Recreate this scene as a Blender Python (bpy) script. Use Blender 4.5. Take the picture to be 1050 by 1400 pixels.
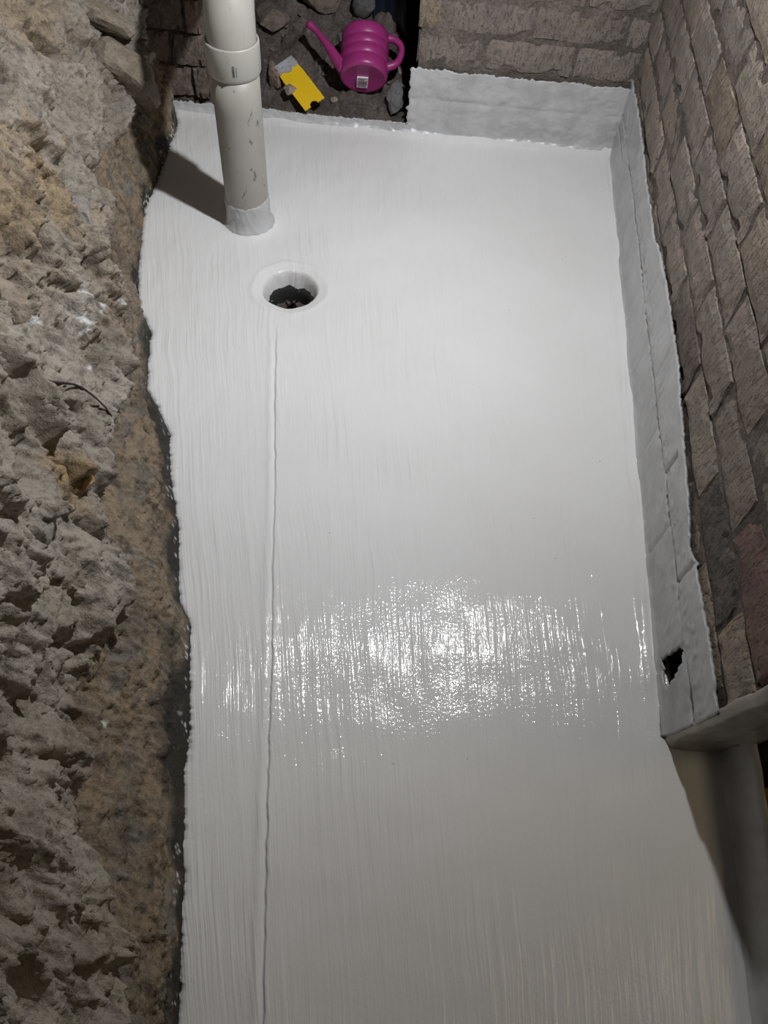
import bpy, bmesh, math, random
import numpy as np
from mathutils import Matrix, Vector

for o in list(bpy.data.objects):
    bpy.data.objects.remove(o)
scene = bpy.context.scene
COL = scene.collection

# ------------------------------------------------------------------ camera
# world: z up, floor z=0, x right, y along the brick wall into the cellar; metres
CAM_H = 1.245
right = Vector((0.992, 0.115, 0.059)); fwd = Vector((-0.016, 0.563, -0.826))
fwd.normalize(); right = (right - fwd * right.dot(fwd)).normalized()
upv = right.cross(fwd)
cam_d = bpy.data.cameras.new('camera')
cam_d.sensor_fit = 'HORIZONTAL'; cam_d.sensor_width = 36.0; cam_d.lens = 36.0
cam_d.clip_start = 0.02
cam = bpy.data.objects.new('camera', cam_d); COL.objects.link(cam)
M = Matrix.Identity(4)
for i in range(3):
    M[i][0] = right[i]; M[i][1] = upv[i]; M[i][2] = -fwd[i]
M[2][3] = CAM_H
cam.matrix_world = M
scene.camera = cam

# ------------------------------------------------------------------ world, lamps, exposure
world = bpy.data.worlds.new('world'); scene.world = world
world.use_nodes = True
bg = world.node_tree.nodes['Background']
bg.inputs['Color'].default_value = (0.92, 0.95, 1.0, 1); bg.inputs['Strength'].default_value = 0.005

def area_light(name, loc, target, size, power, color):
    d = bpy.data.lights.new(name, 'AREA'); d.shape = 'DISK'; d.size = size
    d.energy = power; d.color = color
    o = bpy.data.objects.new(name, d); COL.objects.link(o)
    o.location = loc
    o.rotation_euler = (Vector(target) - Vector(loc)).to_track_quat('-Z', 'Y').to_euler()
    return o
# the work lamp hanging over the floor beside the brick wall: a beam towards the back and spill all round
LAMP = (0.22, 1.25, 1.46)
def lamp_light(name, typ, power, color):
    d = bpy.data.lights.new(name, typ); d.energy = power; d.color = color; d.shadow_soft_size = 0.025
    o = bpy.data.objects.new(name, d); COL.objects.link(o); o.location = LAMP
    return o
lamp_light('work_lamp_spill', 'POINT', 24.5, (1.0, 0.99, 0.975))
beam = lamp_light('work_lamp_beam', 'SPOT', 56.0, (0.945, 0.965, 1.0))
beam.data.spot_size = math.radians(149); beam.data.spot_blend = 1.0
beam.rotation_euler = (Vector((-0.74, 1.62, 0.36)) - Vector(LAMP)).to_track_quat('-Z', 'Y').to_euler()
# warm bulb of the space beyond the kerb, high up to the right
area_light('warm_bulb_light', (2.3, 0.35, 3.0), (0.55, 0.30, 0.0), 1.0, 8.5, (1.0, 0.80, 0.50))

vs = scene.view_settings
scene.display_settings.display_device = 'sRGB'
vs.view_transform = 'Standard'; vs.look = 'None'; vs.gamma = 1.0
vs.use_curve_mapping = False; vs.exposure = 0.0

# ------------------------------------------------------------------ noise helpers (numpy)
def _hash(ix, iy, seed):
    h = (ix.astype(np.int64) * 374761393 + iy.astype(np.int64) * 668265263 + seed * 974634777) & 0x7fffffff
    h = ((h ^ (h >> 13)) * 1274126177) & 0x7fffffff
    h = ((h ^ (h >> 16)) * 2246822519) & 0x7fffffff
    h = h ^ (h >> 15)
    return (h & 0xffffff) / float(0x1000000)

def noise(x, y, seed=0):
    x = np.asarray(x, float); y = np.asarray(y, float)
    x, y = np.broadcast_arrays(x, y)
    ix = np.floor(x); iy = np.floor(y); fx = x - ix; fy = y - iy
    ux = fx*fx*fx*(fx*(fx*6-15)+10); uy = fy*fy*fy*(fy*(fy*6-15)+10)
    def g(dx, dy):
        a = _hash(ix+dx, iy+dy, seed) * 2*np.pi
        return np.cos(a)*(fx-dx) + np.sin(a)*(fy-dy)
    n0 = g(0,0)*(1-ux) + g(1,0)*ux
    n1 = g(0,1)*(1-ux) + g(1,1)*ux
    return 1.4*(n0*(1-uy) + n1*uy)

def fbm(x, y, oct=4, seed=0, gain=0.5):
    s = 0; a = 1.0; f = 1.0
    for k in range(oct):
        s = s + a*noise(np.asarray(x)*f+17.3*k, np.asarray(y)*f-9.1*k, seed+k); a *= gain; f *= 2.03
    return s

def worley(x, y, seed=0):
    ix = np.floor(x); iy = np.floor(y)
    F1 = np.full(x.shape, 9.0); F2 = np.full(x.shape, 9.0)
    R1 = np.zeros(x.shape); R2 = np.zeros(x.shape); R3 = np.zeros(x.shape)
    DX = np.zeros(x.shape); DY = np.zeros(x.shape)
    for dx in (-1, 0, 1):
        for dy in (-1, 0, 1):
            cx = ix+dx; cy = iy+dy
            px = cx+_hash(cx, cy, seed+1); py = cy+_hash(cx, cy, seed+2)
            d = np.hypot(px-x, py-y)
            n = d < F1
            F2 = np.where(n, F1, np.minimum(F2, d))
            F1 = np.where(n, d, F1)
            R1 = np.where(n, _hash(cx, cy, seed+3), R1)
            R2 = np.where(n, _hash(cx, cy, seed+4), R2)
            R3 = np.where(n, _hash(cx, cy, seed+5), R3)
            DX = np.where(n, x-px, DX); DY = np.where(n, y-py, DY)
    return F1, F2, R1, R2, R3, DX, DY

def sstep(a, b, x):
    t = np.clip((x-a)/(b-a), 0, 1); return t*t*(3-2*t)

# ------------------------------------------------------------------ object helpers
def tag(o, label=None, cat=None, group=None, kind=None):
    if label: o['label'] = label
    if cat: o['category'] = cat
    if group: o['group'] = group
    if kind: o['kind'] = kind
    return o

def link(name, me, mat=None, parent=None, smooth=False):
    o = bpy.data.objects.new(name, me); COL.objects.link(o)
    if mat is not None and len(me.materials) == 0: me.materials.append(mat)
    if parent is not None: o.parent = parent
    if smooth:
        me.polygons.foreach_set('use_smooth', np.ones(len(me.polygons), bool))
    return o

def empty(name, loc=(0,0,0), rot=None):
    o = bpy.data.objects.new(name, None); COL.objects.link(o); o.location = loc
    o.empty_display_size = 0.05
    if rot: o.rotation_euler = rot
    return o

def grid_mesh(name, P, keep=None, close_u=False):
    """P: (nu, nv, 3) points; keep: (nu-1, nv-1) bool"""
    nu, nv = P.shape[:2]
    idx = np.arange(nu*nv).reshape(nu, nv)
    if close_u: idx = np.vstack([idx, idx[:1]])
    q = np.stack([idx[:-1,:-1], idx[1:,:-1], idx[1:,1:], idx[:-1,1:]], -1)
    q = q[keep] if keep is not None else q.reshape(-1, 4)
    n = len(q)
    me = bpy.data.meshes.new(name)
    me.vertices.add(nu*nv); me.vertices.foreach_set('co', P.reshape(-1).astype(np.float32))
    me.loops.add(4*n); me.loops.foreach_set('vertex_index', q.reshape(-1).astype(np.int32))
    me.polygons.add(n)
    me.polygons.foreach_set('loop_start', (np.arange(n)*4).astype(np.int32))
    me.update(calc_edges=True); me.validate()
    return me

def attr(me, name, vals):
    a = me.attributes.new(name, 'FLOAT', 'POINT'); a.data.foreach_set('value', np.asarray(vals, np.float32).reshape(-1))

def box_bm(bm, x0, x1, y0, y1, z0, z1):
    v = [bm.verts.new(p) for p in ((x0,y0,z0),(x1,y0,z0),(x1,y1,z0),(x0,y1,z0),(x0,y0,z1),(x1,y0,z1),(x1,y1,z1),(x0,y1,z1))]
    for f in ((3,2,1,0),(4,5,6,7),(0,1,5,4),(1,2,6,5),(2,3,7,6),(3,0,4,7)): bm.faces.new([v[i] for i in f])

def boxes(name, lst, mat, parent=None, bevel=0):
    bm = bmesh.new()
    for b in lst: box_bm(bm, *b)
    if bevel: bmesh.ops.bevel(bm, geom=bm.edges[:], offset=bevel, segments=1, affect='EDGES')
    me = bpy.data.meshes.new(name); bm.to_mesh(me); bm.free()
    return link(name, me, mat, parent)

def lathe(name, prof, n, mat, parent=None, smooth=True, jitter=0):
    """prof: list of (r, z) about local z"""
    a = np.linspace(0, 2*np.pi, n, endpoint=False)
    pr = np.array(prof)
    P = np.zeros((n, len(pr), 3))
    P[...,0] = np.cos(a)[:,None]*pr[None,:,0]; P[...,1] = np.sin(a)[:,None]*pr[None,:,0]; P[...,2] = pr[None,:,1]
    if jitter:
        k = 1 + jitter*fbm(np.cos(a)[:,None]*3+pr[None,:,1]*40, np.sin(a)[:,None]*3+pr[None,:,1]*60, 3, 5)
        P[...,0] *= k; P[...,1] *= k
    return link(name, grid_mesh(name, P, close_u=True), mat, parent, smooth)

def tube(name, pts, rad, mat, parent=None, n=16, caps=True, smooth=True):
    """pts: polyline, rad: radius per point (or (ra, rb) ellipse along frame axes)"""
    pts = [Vector(p) for p in pts]; m = len(pts)
    P = np.zeros((n, m, 3)); ref = None
    for i, p in enumerate(pts):
        t = (pts[min(i+1, m-1)] - pts[max(i-1, 0)]).normalized()
        if ref is None:
            ref = Vector((0,0,1)) if abs(t.z) < 0.9 else Vector((0,1,0))
        a = (ref - t*ref.dot(t)).normalized(); b = t.cross(a); ref = a
        r = rad[i] if hasattr(rad, '__len__') else rad
        for k in range(n):
            th = 2*math.pi*k/n
            P[k, i] = p + a*math.cos(th)*r + b*math.sin(th)*r
    me = grid_mesh(name, P, close_u=True)
    o = link(name, me, mat, parent, smooth)
    if caps:
        bm = bmesh.new(); bm.from_mesh(me)
        bmesh.ops.holes_fill(bm, edges=bm.edges[:], sides=n+2)
        bm.to_mesh(me); bm.free()
    return o

def smooth_path(pts, n):
    pts = [Vector(p) for p in pts]
    ext = [pts[0]*2-pts[1]] + pts + [pts[-1]*2-pts[-2]]
    out = []
    segs = len(pts)-1
    for i in range(n):
        t = i/(n-1)*segs; k = min(int(t), segs-1); f = t-k
        a, b, c, d = ext[k:k+4]
        out.append(0.5*((2*b)+(c-a)*f+(2*a-5*b+4*c-d)*f*f+(3*b-a-3*c+d)*f**3))
    return out

# ------------------------------------------------------------------ materials
class NT:
    def __init__(s, name):
        s.m = bpy.data.materials.new(name); s.m.use_nodes = True
        s.t = s.m.node_tree; s.b = s.t.nodes['Principled BSDF']
    def n(s, typ, **kw):
        nd = s.t.nodes.new(typ)
        for k, v in kw.items(): setattr(nd, k, v)
        return nd
    def l(s, a, b): s.t.links.new(a, b)
    def coords(s, kind='Object', scale=(1,1,1), rot=(0,0,0)):
        tc = s.n('ShaderNodeTexCoord'); mp = s.n('ShaderNodeMapping')
        mp.inputs['Scale'].default_value = scale; mp.inputs['Rotation'].default_value = rot
        s.l(tc.outputs[kind], mp.inputs['Vector']); return mp.outputs['Vector']
    def geo(s, scale=(1,1,1)):
        tc = s.n('ShaderNodeNewGeometry'); mp = s.n('ShaderNodeMapping')
        mp.inputs['Scale'].default_value = scale
        s.l(tc.outputs['Position'], mp.inputs['Vector']); return mp.outputs['Vector']
    def noise(s, vec, scale, detail=4, rough=0.5, dist=0):
        n = s.n('ShaderNodeTexNoise'); n.inputs['Scale'].default_value = scale
        n.inputs['Detail'].default_value = detail; n.inputs['Roughness'].default_value = rough
        n.inputs['Distortion'].default_value = dist
        s.l(vec, n.inputs['Vector']); return n.outputs['Fac']
    def ramp(s, fac, stops):
        r = s.n('ShaderNodeValToRGB'); e = r.color_ramp.elements
        while len(e) < len(stops): e.new(0.5)
        for el, (p, c) in zip(e, stops):
            el.position = p; el.color = (c[0], c[1], c[2], 1) if hasattr(c, '__len__') else (c, c, c, 1)
        s.l(fac, r.inputs['Fac']); return r.outputs['Color']
    def mix(s, fac, a, b, blend='MIX'):
        m = s.n('ShaderNodeMix', data_type='RGBA', blend_type=blend)
        for v, i in ((fac, 0), (a, 6), (b, 7)):
            if hasattr(v, 'links'): s.l(v, m.inputs[i])
            elif i == 0: m.inputs[0].default_value = v
            else: m.inputs[i].default_value = (v[0], v[1], v[2], 1)
        return m.outputs[2]
    def math(s, op, a, b=0.0):
        m = s.n('ShaderNodeMath', operation=op)
        for v, i in ((a, 0), (b, 1)):
            if hasattr(v, 'links'): s.l(v, m.inputs[i])
            else: m.inputs[i].default_value = v
        return m.outputs[0]
    def attr(s, name):
        a = s.n('ShaderNodeAttribute', attribute_name=name); return a.outputs['Fac']
    def bump(s, h, strength=1.0, dist=0.001, prev=None):
        b = s.n('ShaderNodeBump'); b.inputs['Strength'].default_value = strength
        b.inputs['Distance'].default_value = dist
        s.l(h, b.inputs['Height'])
        if prev is not None: s.l(prev, b.inputs['Normal'])
        return b.outputs['Normal']
    def out(s, color=None, rough=0.5, normal=None, spec=0.5, metal=0.0):
        if hasattr(color, 'links'): s.l(color, s.b.inputs['Base Color'])
        elif color is not None: s.b.inputs['Base Color'].default_value = (*color, 1)
        if hasattr(rough, 'links'): s.l(rough, s.b.inputs['Roughness'])
        else: s.b.inputs['Roughness'].default_value = rough
        s.b.inputs['Specular IOR Level'].default_value = spec
        s.b.inputs['Metallic'].default_value = metal
        if normal is not None: s.l(normal, s.b.inputs['Normal'])
        return s.m

def mat_membrane_floor():
    s = NT('membrane_floor')
    tc = s.n('ShaderNodeTexCoord')
    w = s.n('ShaderNodeTexNoise'); w.inputs['Scale'].default_value = 3.0; w.inputs['Detail'].default_value = 2
    s.l(tc.outputs['Object'], w.inputs['Vector'])
    bu = s.attr('brush_u'); sx = s.n('ShaderNodeSeparateXYZ'); s.l(tc.outputs['Object'], sx.inputs[0])
    cb = s.n('ShaderNodeCombineXYZ'); s.l(bu, cb.inputs[0]); s.l(sx.outputs['Y'], cb.inputs[1])
    sub = s.n('ShaderNodeVectorMath', operation='SUBTRACT'); s.l(w.outputs['Color'], sub.inputs[0]); sub.inputs[1].default_value = (.5,.5,.5)
    sc = s.n('ShaderNodeVectorMath', operation='MULTIPLY'); s.l(sub.outputs[0], sc.inputs[0]); sc.inputs[1].default_value = (.035,.0,.0)
    ad = s.n('ShaderNodeVectorMath', operation='ADD'); s.l(cb.outputs[0], ad.inputs[0]); s.l(sc.outputs[0], ad.inputs[1])
    def mapped(v, scale):
        mp = s.n('ShaderNodeMapping'); mp.inputs['Scale'].default_value = scale; s.l(v, mp.inputs['Vector']); return mp.outputs['Vector']
    v1 = mapped(ad.outputs[0], (85, 3.2, 1)); v2 = mapped(ad.outputs[0], (240, 9.0, 1))
    n1 = s.noise(v1, 1.0, 2, 0.45); n2 = s.noise(v2, 1.0, 2, 0.5)
    r1 = s.ramp(n1, [(0.44, 0.0), (0.72, 1.0)]); r2 = s.ramp(n2, [(0.40, 0.0), (0.75, 1.0)])
    pa = s.noise(tc.outputs['Object'], 5.0, 2)          # where the brush left more or fewer ridges
    pm = s.ramp(pa, [(0.35, 0.25), (0.65, 1.0)])
    h = s.math('MULTIPLY', s.math('ADD', r1, s.math('MULTIPLY', r2, 0.45)), pm)
    nb = s.bump(h, 0.75, 0.0015)
    orange = s.noise(tc.outputs['Object'], 165, 2, 0.55)
    nb = s.bump(orange, 0.45, 0.0010, nb)
    dirt = s.noise(tc.outputs['Object'], 2.2, 4, 0.55)
    col = s.ramp(dirt, [(0.3, (0.735, 0.73, 0.725)), (0.7, (0.80, 0.80, 0.80))])
    vo = s.n('ShaderNodeTexVoronoi'); vo.inputs['Scale'].default_value = 16; s.l(tc.outputs['Object'], vo.inputs['Vector'])
    sp = s.ramp(vo.outputs['Distance'], [(0.018, 1.0), (0.030, 0.0)])
    col = s.mix(s.math('MULTIPLY', sp, 0.6), col, (0.16, 0.14, 0.12))
    return s.out(col, 0.085, nb, 0.26)

def mat_membrane_wall(name='membrane_wall', tint=(0.55, 0.553, 0.56)):
    s = NT(name)
    v = s.coords()
    a = s.noise(v, 24, 4, 0.6); b = s.noise(v, 130, 4, 0.65)
    nb = s.bump(a, 0.3, 0.004); nb = s.bump(b, 0.35, 0.0015, nb)
    thin = s.noise(v, 15, 6, 0.65)
    lo = tuple(c*0.80 for c in tint)
    col = s.ramp(thin, [(0.36, lo), (0.58, tint)])
    return s.out(col, 0.30, nb, 0.5)

def mat_brick():
    s = NT('old_brick')
    oi = s.n('ShaderNodeObjectInfo')
    v = s.geo((1,1,1))
    big = s.noise(v, 9, 5, 0.6); mid = s.noise(v, 55, 5, 0.65)
    base = s.mix(1.0, oi.outputs['Color'], s.ramp(big, [(0.3, (0.80,0.80,0.81)), (0.72, (1.25,1.2,1.14))]), 'MULTIPLY')
    dust = s.ramp(mid, [(0.42, 0.0), (0.7, 0.55)])
    base = s.mix(dust, base, (0.29, 0.25, 0.222))
    # wire-cut drag marks and pits
    vm = s.geo((1, 1, 1))
    st = s.noise(s.coords('Object', (130, 130, 34), (0, 0, 0)), 1.0, 4, 0.6)
    pitn = s.noise(v, 210, 2, 0.5)
    pit = s.ramp(pitn, [(0.60, 1.0), (0.70, 0.0)])
    stk = s.ramp(st, [(0.30, 0.0), (0.48, 1.0)])
    col = s.mix(s.math('MULTIPLY', s.math('SUBTRACT', 1.0, pit), 0.55), base, (0.05, 0.04, 0.035))
    col = s.mix(s.math('MULTIPLY', s.math('SUBTRACT', 1.0, stk), 0.35), col, (0.06, 0.05, 0.045))
    nb = s.bump(mid, 0.8, 0.006); nb = s.bump(stk, 0.7, 0.004, nb); nb = s.bump(pit, 0.6, 0.0025, nb)
    return s.out(col, 0.92, nb, 0.2)

def mat_mortar(name='mortar', c0=(0.15,0.127,0.112), c1=(0.26,0.222,0.196)):
    s = NT(name); v = s.geo()
    a = s.noise(v, 120, 5, 0.65); b = s.noise(v, 14, 4)
    col = s.mix(s.ramp(b, [(0.35, 0.0), (0.7, 1.0)]), c0, c1)
    col = s.mix(s.ramp(a, [(0.35, 0.55), (0.6, 0.0)]), col, tuple(c*0.4 for c in c0))
    nb = s.bump(a, 1.0, 0.006)
    return s.out(col, 0.95, nb, 0.15)

def mat_rock():
    s = NT('earth_rock'); v = s.geo()
    zone = s.attr('zone'); wet = s.attr('wet'); paint = s.attr('paint'); ochre = s.attr('ochre')
    n1 = s.noise(v, 7, 6, 0.62); n2 = s.noise(v, 40, 6, 0.7); n3 = s.noise(v, 190, 4, 0.7)
    upper = s.ramp(n1, [(0.32, (0.25,0.21,0.168)), (0.5, (0.37,0.328,0.28)), (0.68, (0.45,0.41,0.36))])
    upper = s.mix(ochre, upper, s.ramp(n2, [(0.35, (0.20,0.125,0.058)), (0.6, (0.42,0.31,0.17))]))
    lower = s.ramp(n1, [(0.33, (0.13,0.110,0.090)), (0.44, (0.245,0.195,0.142)), (0.55, (0.315,0.240,0.162)), (0.66, (0.29,0.265,0.23))])
    n5 = s.noise(v, 17, 5, 0.65, 0.4)
    lower = s.mix(s.ramp(n5, [(0.52, 0.0), (0.64, 0.8)]), lower, (0.185,0.172,0.155))
    lower = s.mix(s.ramp(n5, [(0.34, 0.8), (0.45, 0.0)]), lower, (0.075,0.062,0.050))
    col = s.mix(zone, lower, upper)
    col = s.mix(s.ramp(n2, [(0.36, 0.75), (0.50, 0.0)]), col, s.mix(0.65, col, (0.05,0.042,0.035)))
    n4 = s.noise(v, 95, 5, 0.75)
    col = s.mix(s.ramp(n4, [(0.36, 0.7), (0.47, 0.0)]), col, s.mix(0.6, col, (0.05,0.042,0.035)))
    col = s.mix(s.ramp(n4, [(0.54, 0.0), (0.68, 0.4)]), col, s.mix(0.5, col, (0.5,0.46,0.40)))
    col = s.mix(s.ramp(n3, [(0.56, 0.0), (0.72, 0.35)]), col, (0.42,0.38,0.33))
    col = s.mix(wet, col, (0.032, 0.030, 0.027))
    col = s.mix(paint, col, (0.76,0.76,0.76))
    nb = s.bump(n2, 0.6, 0.010); nb = s.bump(n4, 0.6, 0.004, nb); nb = s.bump(n3, 0.6, 0.0025, nb)
    rough = s.mix(wet, (0.93,0.93,0.93), (0.6,0.6,0.6))
    return s.out(col, rough, nb, 0.25)

def mat_stone(name, c0, c1, rough=0.9, sc=30, strata=False):
    s = NT(name)
    v = s.coords('Object', (1,1,1) if not strata else (1, 1, 5))
    a = s.noise(v, sc, 6, 0.65); b = s.noise(v, sc*5, 4, 0.65)
    col = s.ramp(a, [(0.33, c0), (0.66, c1)])
    col = s.mix(s.ramp(b, [(0.34, 0.5), (0.5, 0.0)]), col, tuple(c*0.45 for c in c0))
    nb = s.bump(a, 0.7, 0.008); nb = s.bump(b, 0.7, 0.003, nb)
    return s.out(col, rough, nb, 0.25)

def mat_plastic(name, c, rough=0.35, spec=0.5, dirt=0.0):
    s = NT(name); v = s.coords()
    n = s.noise(v, 18, 5, 0.6)
    col = s.ramp(n, [(0.3, tuple(x*0.93 for x in c)), (0.7, c)])
    if dirt:
        d = s.noise(s.coords('Object', (60, 60, 28)), 1.0, 3, 0.6)
        col = s.mix(s.ramp(d, [(0.63, 0.0), (0.68, dirt)]), col, (0.10, 0.075, 0.055))
        d2 = s.noise(s.coords('Object', (9, 9, 5)), 1.0, 5, 0.65)
        col = s.mix(s.ramp(d2, [(0.5, 0.0), (0.75, dirt*0.55)]), col, (0.30, 0.25, 0.20))
    nb = s.bump(n, 0.15, 0.0015)
    return s.out(col, rough, nb, spec)

def mat_wood(name, c0, c1):
    s = NT(name); v = s.coords('Object', (3, 40, 40))
    a = s.noise(v, 1.6, 5, 0.6, 0.6)
    col = s.ramp(a, [(0.3, c0), (0.7, c1)]); nb = s.bump(a, 0.4, 0.003)
    return s.out(col, 0.8, nb, 0.3)

MF = mat_membrane_floor(); MW = mat_membrane_wall(); MB = mat_brick(); MM = mat_mortar(); MR = mat_rock()
MEND = mat_membrane_wall('membrane_end', (0.62, 0.58, 0.52))
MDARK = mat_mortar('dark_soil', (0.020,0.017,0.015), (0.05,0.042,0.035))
MRUB = mat_mortar('rubble_soil', (0.085,0.072,0.064), (0.19,0.162,0.145))
rng = random.Random(7)

# ------------------------------------------------------------------ shared curves of the plan
EY = np.array([-.5,-.3,-.014,.161,.315,.373,.563,.603,.754,.87,.979,1.043,1.09,1.266,1.333,1.458,1.699,1.831,2.104,2.199,2.4])
EX = np.array([-.14,-.16,-.202,-.243,-.282,-.288,-.337,-.368,-.409,-.456,-.489,-.531,-.568,-.611,-.656,-.697,-.752,-.757,-.775,-.805,-.83])
def edge_x(y): return np.interp(y, EY, EX)
def back_y(x): return 2.248 + 0.045*(np.asarray(x)-0.5)      # plane of the back wall
SY = np.array([-.5,-.001,.16,.315,.455,.52,.70,.865,1.10,1.345,1.4,2.4])
SX = np.array([.01,-.089,-.118,-.146,-.170,-.180,-.215,-.243,-.290,-.334,-.342,-.342])
WALL_X = 0.5; WALL_END = 0.478
HOLE = np.array([-0.326, 1.466]); PIPE = np.array([-0.475, 1.700])

# ------------------------------------------------------------------ floor
def build_floor():
    ys = np.arange(-0.40, 2.262, 0.0032)
    ny = len(ys)
    jag = 0.004*fbm(ys*22, ys*0+3, 3, 11) + 0.0035*fbm(ys*90, ys*0, 3, 12, 0.7)
    ragged = 0.010*np.maximum(0, noise(ys*7, ys*0+.5, 21))*fbm(ys*120, ys*0, 2, 23)
    E_ = edge_x(ys) + jag + ragged
    S_ = np.interp(ys, SY, SX) + 0.0018*fbm(ys*30, ys*0, 3, 5)
    ua = np.linspace(0, 1, 112)
    ub = np.linspace(0, 1, 230)**1.15
    X = np.concatenate([E_[:,None] + (S_-E_)[:,None]*ua[None,:-1], S_[:,None] + (0.605-S_)[:,None]*ub[None,:]], 1)
    Y = np.repeat(ys[:,None], X.shape[1], 1)
    Z = 0.0018*fbm(X*5, Y*5, 3, 31) + 0.0006*fbm(X*26, Y*9, 2, 33)
    # seam: a lapped step, left side higher, with a little bead
    d = X - S_[:,None]
    amp = sstep(1.36, 1.22, Y) * (0.75+0.35*noise(Y*3.2, Y*0, 41))
    wob = 0.0012*fbm(Y*60, X*30, 2, 44)
    Z += amp*(0.0058*sstep(-0.0008, 0.0016, d)*np.exp(-np.maximum(0,d-0.002)/0.05) + 0.0022*np.exp(-((d+0.012)/0.006)**2) - (0.0022+wob)*np.exp(-((d+0.002)/0.0022)**2))
    # short collar of paint round the pipe
    rp = np.hypot(X-PIPE[0], Y-PIPE[1])
    Z += 0.016*np.exp(-np.maximum(0, rp-0.052)/0.010)
    # funnel of the drain hole
    ang = np.arctan2(Y-HOLE[1], X-HOLE[0])
    rh = np.hypot(X-HOLE[0], Y-HOLE[1]) * (1+0.05*noise(np.cos(ang)*1.5+4, np.sin(ang)*1.5, 51))
    Z += 0.0016*np.exp(-((rh-0.092)/0.006)**2)
    tt = np.clip((0.068-rh)/(0.068-0.052), 0, 1)
    Z -= 0.050*tt**1.5 + 0.006*sstep(0.09, 0.06, rh)
    Z += np.where(rh < 0.064, 0.006*fbm(np.cos(ang)*4, np.sin(ang)*4+rh*70, 4, 55, .6), 0)
    # coved fillet where the floor turns up at the walls
    db = back_y(X) - Y
    Z += 0.018*np.exp(-np.maximum(db, 0)/0.020) + 0.002*np.exp(-((db-0.034)/0.010)**2)*(0.6+noise(X*14, Y*0, 61))
    dr = WALL_X - X
    on = (Y > WALL_END)
    Z += np.where(on & (dr > -0.01), 0.012*np.exp(-np.maximum(dr, 0)/0.010)*sstep(.470, .52, Y), 0)
    Z += np.where(on, (0.0045+0.004*noise(Y*9, X*0, 62))*np.exp(-((dr-0.026-0.006*noise(Y*6, X*0, 63))/0.009)**2)*sstep(.478, .56, Y), 0)
    # edge rolls down onto the earth
    de = X - E_[:,None]
    Z -= 0.006*np.exp(-de/0.004)
    P = np.stack([X, Y, Z], -1)
    c = 0.25*(rh[:-1,:-1]+rh[1:,:-1]+rh[1:,1:]+rh[:-1,1:])
    c2 = 0.25*(rp[:-1,:-1]+rp[1:,:-1]+rp[1:,1:]+rp[:-1,1:])
    yb = (Y - back_y(X)); yk = 0.25*(yb[:-1,:-1]+yb[1:,:-1]+yb[1:,1:]+yb[:-1,1:])
    keep = (c > 0.0515) & (c2 > 0.046) & (yk < 0.004)
    me = grid_mesh('floor', P.transpose(1,0,2), keep.T)
    attr(me, 'brush_u', (0.95*(X-0.5)/(0.69+0.33*Y)).T)
    o = link('floor', me, MF, None, True)
    tag(o, 'glossy white waterproof membrane brushed over the cellar floor', 'floor', kind='structure')
    # the drain sleeve below the funnel
    sl = lathe('drain_sleeve', [(0.062,-0.030),(0.053,-0.044),(0.0495,-0.052),(0.0485,-0.075),(0.048,-0.26),(0.0,-0.262)], 40,
               mat_plastic('sleeve_grey', (0.035,0.035,0.035), 0.5), o)
    sl.location = (HOLE[0], HOLE[1], 0)
    for k in range(7):
        a_ = 0.6+k*0.33
        st = link('debris', stone_mesh(100+k, 0.006+0.003*(k%3), 0.6), MRUB, o)
        st.location = (HOLE[0]+0.042*math.cos(a_), HOLE[1]+0.042*math.sin(a_), -0.080-0.004*(k%3))
    return o

def stone_mesh(seed, r, flat=1.0, sx=1.0, sy=1.0, sub=3, cuts=9, rough=0.10):
    rr = random.Random(seed)
    bm = bmesh.new(); bmesh.ops.create_icosphere(bm, subdivisions=sub, radius=1.0)
    pl = []
    for k in range(cuts):
        n = Vector((rr.gauss(0,1), rr.gauss(0,1), rr.gauss(0,1))).normalized(); pl.append((n, rr.uniform(0.5, 0.85)))
    for v in bm.verts:
        p = v.co.copy()
        for n, d in pl:
            e = p.dot(n)-d
            if e > 0: p -= n*e*0.92
        k = 1 + rough*float(fbm(np.array(p.x*2.2+seed), np.array(p.y*2.2+p.z*1.7), 3, seed % 97))
        v.co = Vector((p.x*sx, p.y*sy, p.z*flat))*k*r
    me = bpy.data.meshes.new('stone'); bm.to_mesh(me); bm.free()
    return me

floor = build_floor()

# ------------------------------------------------------------------ earth and rock face on the left
LY = np.array([-.5,-.02,.048,.128,.188,.289,.397,.551,.721,.921,1.09,1.252,1.5,1.7,1.9,2.1,2.4])
LX = np.array([-.20,-.244,-.27,-.328,-.395,-.418,-.409,-.438,-.531,-.546,-.588,-.67,-.75,-.80,-.835,-.865,-.90])
def rock_mean(y, z):
    yy = np.arange(-0.5, 2.45, 0.01)
    k = np.hanning(9); k /= k.sum()
    def sm(v): return np.convolve(np.pad(v, 4, 'edge'), k, 'valid')
    b = np.interp(y, yy, edge_x(yy)); L = np.interp(y, yy, sm(np.interp(yy, LY, LX)))
    t = np.clip(z/0.2, -0.2, 1.0)
    return np.where(z < 0.2, b+(L-b)*t, L-0.42*(z-0.2))

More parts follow.
